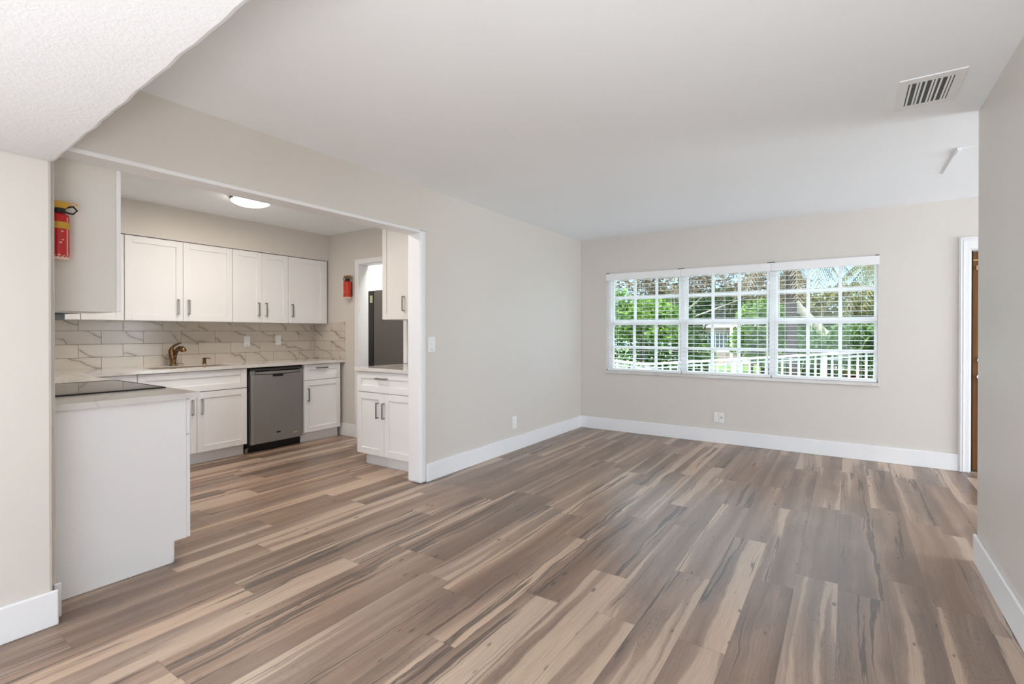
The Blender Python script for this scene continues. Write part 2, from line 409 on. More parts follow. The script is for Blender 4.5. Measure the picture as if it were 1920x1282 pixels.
# utility room behind
struct('wall_utility_far', MB().box(-8.0, XL - .14, 5.08, 5.18, 0, H), M['trim'])
struct('wall_utility_side', MB().box(-8.0, -7.9, YK + .125, 5.08, 0, H), M['trim'])
d2 = sempty('door_2', (-5.30, 5.08, 0), 'white door with casing on the bright wall above the refrigerator')
make('casing', MB().box(-5.81, -5.74, 5.06, 5.08, 0, 2.10).box(-5.74, -4.85, 5.06, 5.08, 2.03, 2.10).box(-4.85, -4.78, 5.06, 5.08, 0, 2.10), M['trim'], d2, .004)
make('slab', MB().box(-5.74, -4.85, 5.066, 5.08, 0, 2.03), M['trim'], d2, .003)

# trims: opening liner, jamb post, doorway casing
struct('trim_1', MB().box(-3.05, XL + .006, .661, 2.956, 2.060, OZ), M['trim'], .004)
struct('trim_2', MB().box(-3.045, XL + .010, 2.956, 3.024, 0, OZ), M['trim'], .018)
t3 = MB(); t3.box(-4.815, PX0, YK - .015, YK, 0, 2.10); t3.box(PX0, PX1, YK - .015, YK, PZ - .002, 2.10)
t3.box(PX0 - .004, PX0 + .008, YK, YK + .125, 0, PZ); t3.box(PX0, PX1, YK, YK + .125, PZ - .010, PZ)
struct('trim_3', t3, M['trim'], .002)
struct('trim_4', MB().box(PX1 - .006, PX1 + .045, 3.700, 3.712, .92, PZ).box(PX1 - .012, PX1, 3.712, YK + .125, 0, PZ), M['trim'], .002)
# entry door casing, jamb
t5 = MB(); t5.box(.834, DX0 + .004, YF - .018, YF, 0, 2.092).box(DX0, DX1 + .07, YF - .018, YF, DZ - .004, 2.092).box(DX1 - .004, DX1 + .07, YF - .018, YF, 0, DZ)
t5.box(.843, .852, YF - .026, YF - .018, 0, 2.083).box(.843, DX1 + .06, YF - .026, YF - .018, 2.074, 2.083)
t5.box(.862, .870, YF - .024, YF - .018, 0, 2.064).box(.862, DX1 + .04, YF - .024, YF - .018, 2.056, 2.064)
struct('trim_5', t5, M['trim'], .003)
struct('trim_6', MB().box(DX0, DX0 + .014, YF, YF + .10, 0, DZ).box(DX1 - .014, DX1, YF, YF + .10, 0, DZ).box(DX0, DX1, YF, YF + .10, DZ - .012, DZ), M['trim'], .002)
d1 = sempty('door_1', (1.37, YF + .08, 0), 'stained brown wooden entry door in white casing at the right end of the far wall')
make('slab', MB().box(DX0 + .030, DX1 - .03, YF + .055, YF + .095, .012, DZ - .018), M['door_wood'], d1, .003)
make('weatherstrip', MB().box(DX0 + .014, DX0 + .030, YF + .048, YF + .09, 0, DZ - .012), M['black'], d1)
kb = make('deadbolt', MB().lathe(.995, .997, [(.030, YF + .055), (.030, YF + .045), (.020, YF + .040), (.018, YF + .028)], 20, 'y'), M['chrome'], d1, smooth=True)
make('door_knob', MB().lathe(.995, .848, [(.032, YF + .055), (.030, YF + .048), (.012, YF + .045), (.012, YF + .022), (.028, YF + .012), (.031, YF - .004), (.024, YF - .016), (.006, YF - .020)], 20, 'y'), M['chrome'], d1, smooth=True)
make('security_bar', MB().box(DX0 + .034, 1.30, YF + .049, YF + .055, 1.882, 1.894), M['brass'], d1, .001)
make('guard_latch', MB().box(.962, 1.05, YF + .045, YF + .055, 1.822, 1.832).box(.958, .967, YF + .040, YF + .055, 1.800, 1.838).tube([(.972, YF + .044, 1.812), (1.0, YF + .036, 1.800), (1.04, YF + .036, 1.803)], .005), M['brass'], d1)
make('threshold', MB().box(DX0, DX1, YF - .01, YF + .10, 0, .010), M['chrome'], d1, .002)

# baseboards
def bb(name, x0, x1, y0, y1): return struct(name, MB().box(x0, x1, y0, y1, 0, .150), M['trim'], .004)
bb('baseboard_left', XL, XL + .015, 3.024, YF)
bb('baseboard_far', XL + .015, .834, YF - .015, YF)
bb('baseboard_right', XR - .015, XR, -.88, 3.647)
bb('baseboard_entry', XR, 4.5, 3.632, 3.647)
struct('baseboard_left_near', MB().box(-2.80, -2.785, -1.02, .676, 0, .150), M['trim'], .006)
struct('baseboard_left_stub', MB().box(-2.868, -2.853, .676, .702, 0, .150), M['trim'], .005)
bb('baseboard_kitchen', -5.10, -4.815, YK - .015, YK)

# ------------------------------------------------------------------ window
win = sempty('window_1', ((WX0 + WX1) / 2, YF + .06, WZ0), 'wide white three-unit grid window in the far wall')
units = [(-2.470, -1.652), (-1.552, -.714), (-.612, .228)]
Y0, Y1 = 5.985, 6.055
fr = MB()
fr.box(WX0, units[0][0] - .025, Y0, Y1, WZ0, WZ1); fr.box(units[0][1] + .025, units[1][0] - .025, Y0, Y1, WZ0, WZ1)
fr.box(units[1][1] + .025, units[2][0] - .025, Y0, Y1, WZ0, WZ1); fr.box(units[2][1] + .012, WX1, Y0, Y1, WZ0, WZ1)
for a, b in units:
    fr.box(a - .025, b + .025, Y0, Y1, WZ0, WZ0 + .012); fr.box(a - .025, b + .025, Y0, Y1, WZ1 - .004, WZ1)
make('window_frame', fr, M['vinyl'], win, .003)
for a, b in units:
    for z0, z1, dy in ((WZ0 + .012, 1.375, 0), (1.352, WZ1 - .004, .028)):
        s_ = MB(); ya, yb = Y0 + .006 + dy, Y0 + .032 + dy; t = .022; e = .024
        s_.box(a - e, a + .004, ya, yb, z0, z1); s_.box(b - .004, b + e * .55, ya, yb, z0, z1)
        zb = z0 + (.020 if dy == 0 else .045); zt = z1 - (.042 if dy == 0 else .012)
        s_.box(a, b, ya, yb, z0, zb); s_.box(a, b, ya, yb, zt, z1)
        for k in (1, 2):
            x = a + (b - a) * k / 3; s_.box(x - .016, x + .016, ya + .004, yb - .004, zb, zt)
        zm = 1.055 if dy == 0 else 1.678
        s_.box(a, b, ya + .003, yb - .005, zm - .017, zm + .017)
        so_ = make('sash', s_, M['vinyl'], win, .002)
        make('glass_pane', MB().box(a, b, (ya + yb) / 2 - .001, (ya + yb) / 2 + .001, zb, zt), M['pane'], so_)
sill = struct('window_sill', MB().box(WX0 - .012, WX1 + .012, YF - .022, Y0, WZ0 - .034, WZ0), M['quartz'], .003, win, 'pale marble sill slab')

# blinds: valance on the wall face, open slats in the recess
bl = [(-2.532, -1.6012, 'leftmost of the three white blinds, next to the room corner'), (-1.6002, -.6652, 'middle of the three white blinds on the wide window'),
      (-.6642, .262, 'rightmost of the three white blinds, nearest the entry door')]
for a, b, lab in bl:
    t = thing('window_blind', 'white slat blind, ' + lab, 'blind', ((a + b) / 2, YF - .01, 1.975), 'white slat blinds on the front window')
    ai, bi = max(a, WX0 + .004), min(b, WX1 - .004)
    make('valance', MB().box(a, b, YF - .030, YF - .020, 1.893, 1.974).box(a, b, YF - .032, YF - .018, 1.968, 1.980), M['slat'], t, .003)
    make('headrail', MB().box(ai, bi, YF - .016, YF + .045, 1.925, 1.965), M['slat'], t, .002)
    make('end_bracket', MB().box(a + .002, a + .035, YF - .033, YF - .004, 1.9805, 1.988), M['darkgrey'], t)
    make('end_bracket', MB().box(b - .035, b - .002, YF - .033, YF - .004, 1.9805, 1.988), M['darkgrey'], t)
    s_ = MB(); z = .822
    while z < 1.90:
        yc = YF + .027; tl = .0012
        i = len(s_.v)
        s_.v += [(ai + .006, yc - .025, z - tl), (bi - .006, yc - .025, z - tl), (bi - .006, yc, z + .0015), (ai + .006, yc, z + .0015), (bi - .006, yc + .025, z + tl), (ai + .006, yc + .025, z + tl)]
        s_.v += [(v[0], v[1], v[2] + .0026) for v in s_.v[i:i + 6]]
        s_.f += [[i, i + 1, i + 2, i + 3], [i + 3, i + 2, i + 4, i + 5], [i + 6, i + 9, i + 8, i + 7], [i + 9, i + 11, i + 10, i + 8], [i, i + 6, i + 7, i + 1], [i + 4, i + 10, i + 11, i + 5],
                 [i + 1, i + 7, i + 8, i + 2], [i + 2, i + 8, i + 10, i + 4], [i, i + 3, i + 9, i + 6], [i + 3, i + 5, i + 11, i + 9]]
        z += .0485
    make('slats', s_, M['slat'], t)
    make('bottom_rail', MB().box(ai + .004, bi - .004, YF + .003, YF + .051, .7605, .788), M['slat'], t, .003)
    c_ = MB()
    for q in (.14, .5, .86):
        x = ai + (bi - ai) * q
        for yy in (YF + .001, YF + .053): c_.box(x - .0008, x + .0008, yy - .0008, yy + .0008, .79, 1.925)
    make('ladder_cords', c_, M['slat'], t)
    make('tilt_wand', MB().tube([(ai + .075, YF - .010, 1.92), (ai + .078, YF - .012, 1.36)], .004, 6), M['plate'] if a < -2 else M['slat'], t)

# ------------------------------------------------------------------ wall plates
def plate(name, label, cat, fmap, w_, h_, kind, group=None, loc=None):
    c = fmap(0, 0, 0); t = thing(name, label, cat, c, group)
    make('cover_plate', MB(fmap).box(-w_ / 2, w_ / 2, -h_ / 2, h_ / 2, 0, .006), M['plate'], t, .003)
    if kind == 'switch':
        make('rocker', MB(fmap).box(-.017, .017, -.034, .034, .006, .010), M['plate'], t, .002)
        make('dimmer_slider', MB(fmap).box(-.012, .012, -.046, -.041, .006, .009), M['plate_dark'], t, .001)
    elif kind == 'coax':
        make('connector', MB(lambda a, b, c_: fmap(a, b, c_)).lathe(0, 0, [(.013, .006), (.013, .010), (.006, .010), (.006, .018)], 16), M['nickel'], t, smooth=True)
    else:
        for s in (-1, 1):
            make('receptacle', MB(fmap).box(-.016, .016, s * .024 - .014, s * .024 + .014, .006, .009).box(-.008, -.005, s * .024 - .004, s * .024 + .007, .009, .0095).box(.005, .008, s * .024 - .004, s * .024 + .007, .009, .0095), M['plate'], t, .001)
    return t
plate('light_switch', 'white dimmer switch on the beige wall right of the kitchen opening', 'switch', lambda a, b, c: (XL + c, 3.092 + a, 1.143 + b), .088, .130, 'switch')
plate('wall_outlet', 'white outlet low on the left wall between kitchen opening and corner', 'outlet', lambda a, b, c: (XL + c, 4.352 + a, .297 + b), .080, .130, 'outlet')
plate('wall_outlet', 'white outlet low under the window, left one of the pair', 'outlet', lambda a, b, c: (-1.214 + a, YF - c, .290 + b), .050, .112, 'outlet')
plate('cable_plate', 'white plate with a dark round cable jack under the window', 'socket', lambda a, b, c: (-1.160 + a, YF - c, .288 + b), .050, .112, 'coax')
plate('wall_outlet', 'white outlet on the marble backsplash above the dishwasher left edge', 'outlet', lambda a, b, c: (XK + .008 + c, 2.990 + a, 1.143 + b), .072, .115, 'switch')
plate('wall_outlet', 'white outlet on the marble backsplash nearest the kitchen corner', 'outlet', lambda a, b, c: (XK + .008 + c, 3.364 + a, 1.150 + b), .072, .115, 'outlet')

# ------------------------------------------------------------------ ceiling vent, access panel, kitchen lamp
v = thing('air_vent', 'white rectangular ceiling air vent with dark slots', 'vent', (.333, 3.18, H))
fx0, fx1, fy0, fy1 = .207, .454, 2.998, 3.378; gx0, gx1, gy0, gy1 = .246, .416, 3.050, 3.332
f_ = MB(); f_.box(fx0, gx0, fy0, fy1, H - .005, H).box(gx1, fx1, fy0, fy1, H - .005, H).box(gx0, gx1, fy0, gy0, H - .005, H).box(gx0, gx1, gy1, fy1, H - .005, H)
make('frame', f_, M['trim'], v)
make('duct', MB().box(gx0, gx1, gy0, gy1, H - .0035, H - .0005), M['black'], v)
lv = MB(lambda a, b, c: (a, b, c))
for k in range(9):
    x = gx0 + (gx1 - gx0) * (k + .5) / 9 + (.004 if k % 3 == 1 else -.002); d = .0044
    i = len(lv.v)
    lv.v += [(x - d, gy0, H - .002), (x + d, gy0, H - .006), (x + d, gy1, H - .006), (x - d, gy1, H - .002), (x - d + .002, gy0, H - .002), (x + d + .002, gy0, H - .006), (x + d + .002, gy1, H - .006), (x - d + .002, gy1, H - .002)]
    lv.f += [[i, i + 1, i + 2, i + 3], [i + 7, i + 6, i + 5, i + 4], [i, i + 4, i + 5, i + 1], [i + 3, i + 2, i + 6, i + 7], [i + 1, i + 5, i + 6, i + 2], [i, i + 3, i + 7, i + 4]]
make('louvers', lv, M['trim'], v)
ap = MB(); ap.box(.592, 1.20, 4.28, 4.90, H - .010, H); ap.box(.592, .612, 4.28, 4.42, H - .018, H - .010)
tag(make('access_panel', ap, M['ceiling'], None, .004), 'white flat access panel on the ceiling near the entry', 'panel')
kl = thing('ceiling_light', 'lit round flush ceiling light in the kitchen behind the header', 'light', (-4.42, 2.385, H))
make('base_ring', MB().lathe(-4.42, 2.385, [(.165, H), (.168, H - .012), (.160, H - .022)], 40), M['nickel'], kl, smooth=True)
make('lens', MB().lathe(-4.42, 2.385, [(.158, H - .020), (.150, H - .040), (.110, H - .058), (.05, H - .066), (.004, H - .068)], 40), M['lens'], kl, smooth=True)
make('clip', MB().box(-4.445, -4.405, 2.212, 2.226, H - .03, H - .004), M['darkgrey'], kl, .002)
lk = lamp('kitchen_area_light', 'AREA', (-4.42, 2.385, H - .075), (0, 0, 0), 4.8, (1, .88, .76), None, shape='DISK', size=.30)
lamp('kitchen_area_light', 'AREA', (-3.80, 2.05, H - .03), (0, 0, 0), 11.8, (1, .93, .85), None, shape='DISK', size=.34)  # second source out of view, added to fill the lower cabinets
lamp('utility_area_light', 'AREA', (-6.0, 4.6, H - .02), (0, 0, 0), 24, (1, .98, .95), (.9, .6))
lamp('utility_area_light', 'AREA', (-4.0, 4.05, H - .02), (0, 0, 0), 16, (1, .98, .95), (.5, .3))  # second unseen source, added to brighten the doorway reveal

# ------------------------------------------------------------------ kitchen cabinets
def pull(mb, u, v, n, length, vert=True, off=.032):
    h = length / 2; t = .0065
    if vert:
        mb.box(u - t, u + t, v - h, v + h, n + off - .009, n + off)
        for s in (-1, 1): mb.box(u - t, u + t, v + s * (h - .006) - .006, v + s * (h - .006) + .006, n, n + off - .008)
    else:
        mb.box(u - h, u + h, v - t, v + t, n + off - .009, n + off)
        for s in (-1, 1): mb.box(u + s * (h - .006) - .006, u + s * (h - .006) + .006, v - t, v + t, n, n + off - .008)
    return mb
def shaker(fmap, u0, u1, v0, v1, n0=0., th=.020, fw=.058):
    g = .0017; u0 += g; u1 -= g; v0 += g; v1 -= g; m = MB(fmap)
    f = min(fw, (v1 - v0) * .34)
    m.box(u0, u0 + fw, v0, v1, n0, n0 + th); m.box(u1 - fw, u1, v0, v1, n0, n0 + th)
    m.box(u0 + fw, u1 - fw, v0, v0 + f, n0, n0 + th); m.box(u0 + fw, u1 - fw, v1 - f, v1, n0, n0 + th)
    m.box(u0 + fw - .002, u1 - fw + .002, v0 + f - .002, v1 - f + .002, n0, n0 + th - .009)
    return m
def cabinet(label, fmap, u0, u1, depth, z0, z1, fronts, group, toe=True, name='base_cabinet', mat=None, toe_u=None, endfill=0):
    """fronts: (kind, u0, u1, v0, v1, pull_u, pull_v, vertical)"""
    mat = mat or M['cab']; base = fmap((u0 + u1) / 2, 0 if toe else z0, -depth / 2)
    t = thing(name, label, 'cabinet', base, group)
    b0 = z0
    make('body', MB(fmap).box(u0 + .0005, u1 - .0005, b0, z1, -depth, -.002), mat, t, .0012)
    if toe:
        a, b = toe_u or (u0, u1)
        make('toe_kick', MB(fmap).box(a + .0005, b - .0005, 0, b0, -depth, -.052), mat, t)
    if endfill: make('filler', MB(fmap).box(u1 - endfill, u1 - .0005, z0, z1, -.002, .008), mat, t, .001)
    for kind, a, b, c, d, pu, pv, vert in fronts:
        o = make(kind, shaker(fmap, a, b, c, d), mat, t, .0012)
        if pu is not None: make('handle', pull(MB(fmap), pu, pv, .020, .145, vert), M['nickel'], o, .0015)
    return t
fB = lambda u, v, n: (-5.055 + n, u, v)      # back run, faces +X, front of doors at -5.035
GB = 'white base cabinets in the kitchen'
cabinet('white sink base cabinet with two doors under the bronze faucet', fB, 1.737, 2.674, .575, .112, .675,
        [('false_front', 1.737, 2.674, .686, .880, None, None, 1), ('door', 1.737, 2.207, .114, .683, 2.168, .545, True), ('door', 2.207, 2.674, .114, .683, 2.250, .545, True)], GB)
cabinet('white base cabinet with drawer and door right of the dishwasher', fB, 3.312, 3.803, .575, .112, .882,
        [('drawer', 3.314, 3.795, .703, .880, 3.535, .838, False), ('door', 3.314, 3.795, .114, .699, 3.358, .540, True)], GB)
cabinet('white corner base cabinet mostly hidden behind the cooktop counter', fB, 1.33, 1.737, .575, .112, .882,
        [('drawer', 1.36, 1.735, .686, .880, None, None, 1), ('door', 1.36, 1.735, .114, .683, None, None, True)], GB)
fU = lambda u, v, n: (-5.330 + n, u, v)
GU = 'white wall cabinets in the kitchen'
def upper(label, u0, u1, fronts, z0=1.350, z1=2.115, f=fU, depth=.310, mat=None, endfill=0):
    return cabinet(label, f, u0, u1, depth, z0, z1, [('door', a, b, z0 + .001, z1 - .001, pu, pv, True) for a, b, pu, pv in fronts], GU, False, 'wall_cabinet', mat, endfill=endfill)
upper('white double wall cabinet with wide doors above the sink', 1.737, 2.674, [(1.739, 2.207, 2.162, 1.488), (2.207, 2.672, 2.254, 1.488)])
upper('white double wall cabinet with narrow doors above the dishwasher', 2.674, 3.296, [(2.675, 2.987, 2.945, 1.495), (2.987, 3.295, 3.030, 1.495)])
upper('white single-door wall cabinet at the far corner end of the row', 3.296, 3.815, [(3.297, 3.775, 3.340, 1.495)], endfill=.038)
upper('white wall cabinet in the corner half hidden behind the cream panel', 1.432, 1.737, [(1.433, 1.735, None, None)])
upper('white corner wall cabinet whose bottom shows under the cream panel', .985, 1.432, [(.99, 1.431, None, None)])
# near wall run, faces +Y
fN = lambda u, v, n: (u, 1.268 + n, v)
t = cabinet('white base cabinet end nearest the living room with plain side panel', fN, -3.37, -3.036, .60, .112, .882,
            [('drawer', -3.37, -3.020, .686, .880, None, None, False), ('door', -3.37, -3.020, .114, .683, None, None, True)], GB)
ep = MB(lambda a, b, c: (c, a, b)); ep.prism([(.664, .001), (1.205, .001), (1.205, .115), (1.268, .115), (1.268, .884), (.664, .884)], -3.036, -3.018)
make('end_panel', ep, M['cab'], t, .0015)
cabinet('white cooktop base cabinet on the near kitchen wall', fN, -4.13, -3.37, .60, .112, .882,
        [('drawer', -4.13, -3.37, .686, .880, None, None, 1), ('door', -4.13, -3.75, .114, .683, None, None, True), ('door', -3.75, -3.37, .114, .683, None, None, True)], GB)
cabinet('white base cabinet left of the cooktop on the near kitchen wall', fN, -5.02, -4.13, .60, .112, .882,
        [('door', -5.0, -4.13, .114, .880, None, None, True)], GB)
fNU = lambda u, v, n: (u, .965 + n, v)
t = upper('cream-sided wall cabinet with a fire extinguisher hung on its end', -3.37, -3.066, [(-3.37, -3.052, None, None)], 1.347, 2.115, fNU, .300)
make('end_panel', MB().box(-3.066, -3.052, .664, .964, 1.347, 2.115), M['cream'], t, .0015)
upper('white wall cabinet over the cooktop hood', -4.13, -3.37, [(-4.13, -3.75, None, None), (-3.75, -3.37, None, None)], 1.375, 2.115, fNU, .300)
upper('white wall cabinet beyond the hood in the near corner', -5.30, -4.13, [(-5.30, -4.72, None, None), (-4.72, -4.13, None, None)], 1.347, 2.115, fNU, .300)
hd = thing('range_hood', 'slim grey under-cabinet hood peeking out below the cream panel', 'hood', (-3.75, .80, 1.32))
make('canopy', MB().prism([(-4.08, .664), (-3.605, .664), (-3.605, .905), (-4.08, .905)], 1.314, 1.348), M['grey_blue'], hd, .003)
make('top_plate', MB().box(-4.12, -3.46, .664, .93, 1.348, 1.374), M['darkgrey'], hd, .002)
# small cabinet by the doorway, faces -Y
fR = lambda u, v, n: (u, 3.105 - n, v)
cabinet('white base cabinet with drawer and two doors beside the opening post', fR, -3.848, -3.10, .600, .110, .880,
        [('drawer', -3.846, -3.10, .690, .878, -3.497, .822, False), ('door', -3.846, -3.476, .112, .686, -3.552, .530, True), ('door', -3.476, -3.10, .112, .686, -3.476 + .005, .530, True)], 'white base cabinets in the kitchen', toe_u=(-3.80, -3.10))
fRU = lambda u, v, n: (u, 3.402 - n, v)
t = cabinet('white wall cabinet at the right of the opening, in front of the fridge', fRU, -3.835, -3.06, .300, 1.368, 2.42,
            [('door', -3.834, -3.47, 1.369, 2.42, -3.525, 1.52, True), ('door', -3.47, -3.062, 1.369, 2.42, None, None, True)], GU, False, 'wall_cabinet', M['door_shaded'])

# worktops
wt = MB(); z0, z1 = .885, .915
SX0, SX1, SY0, SY1 = -5.455, -5.105, 1.890, 2.555
wt.box(XK, SX0, YL, YK - .002, .906, z1); wt.box(SX1, -5.010, 1.325, YK - .002, z0, z1)
wt.box(SX0, SX1, YL, SY0, z0, z1); wt.box(SX0, SX1, SY1, YK - .002, z0, z1)
wt.box(SX1, -2.985, YL, 1.325, z0, z1)
tag(make('worktop', wt, M['quartz']), 'L-shaped white quartz worktop with the sink and cooktop', 'countertop')
tag(make('worktop', MB().box(-3.860, -3.05, 3.065, 3.711, .882, .915), M['quartz'], None, .002), 'short quartz worktop on the cabinet beside the doorway', 'countertop')
sk = thing('sink', 'undermount kitchen sink basin set into the back worktop', 'sink', (-5.28, 2.222, .70))
sm = MB(); t_ = .008
sm.box(SX0 - t_, SX0, SY0 - t_, SY1 + t_, .69, .905).box(SX1, SX1 + t_, SY0 - t_, SY1 + t_, .69, .884).box(SX0, SX1, SY0 - t_, SY0, .69, .884).box(SX0, SX1, SY1, SY1 + t_, .69, .884).box(SX0, SX1, SY0, SY1, .682, .69)  # raised back wall shows this dark tone where the worktop edge is shaded
make('basin', sm, M['rim'], sk)
make('drain', MB().lathe(-5.28, 2.22, [(.045, .690), (.045, .693), (.03, .6935)], 20), M['nickel'], sk, smooth=True)
# backsplash
struct('trim_7', MB().box(XK, XK + .008, YL, YK, .9155, 1.352), M['tile_back'], label='marble tile backsplash behind the sink')
struct('trim_8', MB().box(XK + .008, -5.013, YK - .008, YK, .9155, 1.367), M['tile_side'], .001, label='short marble tile return in the kitchen corner')
# faucet
fc = thing('faucet', 'bronze single-lever kitchen faucet standing behind the sink', 'faucet', (-5.525, 2.205, .915))
bx, by = -5.525, 2.205
make('base', MB().lathe(bx, by, [(.030, .915), (.029, .925), (.024, .935)], 24), M['bronze'], fc, smooth=True)
dx, dy = .80, .60
sp_ = [(0, .93), (.006, .98), (.018, 1.03), (.036, 1.066), (.060, 1.084), (.084, 1.082), (.100, 1.066), (.104, 1.052)]
make('spout', MB().tube([(bx + a * dx, by + a * dy, z) for a, z in sp_], [.026, .023, .021, .021, .024, .027, .027, .024], 14), M['bronze'], fc, smooth=True)
make('valve_body', MB().tube([(bx, by, .935), (bx - .004, by - .008, 1.0), (bx - .006, by - .014, 1.06), (bx - .002, by - .010, 1.092)], [.024, .024, .025, .016], 14), M['bronze'], fc, smooth=True)
make('lever', MB().tube([(bx - .004, by - .012, 1.085), (bx + .010, by + .006, 1.115), (bx + .030, by + .034, 1.132), (bx + .045, by + .055, 1.138)], [.014, .012, .009, .006], 10), M['bronze'], fc, smooth=True)
sd = thing('soap_dispenser', 'small bronze soap pump on the worktop right of the faucet', 'soap dispenser', (-5.55, 2.505, .915))
make('pump_body', MB().lathe(-5.55, 2.505, [(.021, .915), (.020, .920), (.016, .924), (.015, .962), (.018, .966), (.018, .978)], 20), M['bronze'], sd, smooth=True)
make('nozzle', MB().tube([(-5.55, 2.505, .976), (-5.53, 2.53, .976), (-5.515, 2.55, .970)], .005, 8), M['bronze'], sd, smooth=True)
# cooktop
ct = thing('cooktop', 'black glass electric cooktop set flush in the near worktop', 'cooktop', (-3.74, 1.04, .915))
CX0, CX1, CY0, CY1 = -4.125, -3.352, .790, 1.300
make('glass', MB().box(CX0 + .006, CX1 - .006, CY0 + .006, CY1 - .006, .9155, .9215), M['glass_top'], ct, .001)
make('frame', MB().box(CX0, CX0 + .007, CY0, CY1, .9153, .923).box(CX1 - .007, CX1, CY0, CY1, .9153, .923).box(CX0 + .007, CX1 - .007, CY0, CY0 + .007, .9153, .923).box(CX0 + .007, CX1 - .007, CY1 - .007, CY1, .9153, .923), M['black'], ct, .001)
# dishwasher
dw = thing('dishwasher', 'dark stainless dishwasher under the back worktop', 'dishwasher', (-5.30, 2.995, 0))
make('tub', MB().box(-5.62, -5.066, 2.680, 3.306, .10, .880), M['black'], dw)
make('toe_panel', MB().box(-5.62, -5.110, 2.680, 3.306, .003, .10), M['black'], dw)
fD = lambda u, v, n: (-5.066 + n, u, v)
door = MB(fD)
A, B = 2.708, 3.290
door.box(A, B, .092, .768, 0, .036)
nseg = 14
for k in range(nseg):   # upper edge of the door skin dips in a shallow smile, pocket handle behind it
    u0 = A + (B - A) * k / nseg; u1 = A + (B - A) * (k + 1) / nseg; m_ = ((u0 + u1) / 2 - (A + B) / 2) / ((B - A) / 2)
    door.box(u0, u1, .768, .800 + .010 * m_ * m_, 0, .036)
dd = make('door', door, M['steel'], dw, .0)
make('edge_lip', MB(fD).box(A, A + .032, .092, .800, .0362, .0385), M['steel_lip'], dd, .001)
make('control_panel', MB(fD).box(A, B, .846, .868, 0, .034), M['darkgrey'], dd, .003)
hb = MB(fD)
for k in range(nseg):
    u0 = A + .05 + (B - A - .075) * k / nseg; u1 = A + .05 + (B - A - .075) * (k + 1) / nseg; m_ = ((u0 + u1) / 2 - (A + B) / 2) / ((B - A) / 2)
    hb.box(u0, u1, .807 + .010 * m_ * m_, .834, .004, .034 + .012 * (1 - m_ * m_))
make('handle', hb, M['steel'], dd)
make('pocket', MB(fD).box(A, A + .05, .803, .846, 0, .030), M['steel'], dd, .002)
make('pocket', MB(fD).box(B - .025, B, .803, .846, 0, .030), M['steel'], dd, .002)
make('latch_recess', MB(fD).box(2.945, 3.06, .776, .800, .0355, .037), M['black'], dd)
make('badge', MB(fD).box(2.985, 3.030, .176, .190, .036, .038), M['black'], dd, .003)
lg = MB(fD); lg.prism([(3.200 + .032 * math.cos(k * PI / 10), .150 + .010 * math.sin(k * PI / 10)) for k in range(20)], .036, .0375)
make('emblem', lg, M['chrome'], dd)
make('mounting_foot', MB().box(-5.115, -5.095, 2.685, 2.712, .004, .05).box(-5.10, -5.07, 2.688, 2.708, .05, .058), M['nickel'], dw, .002)

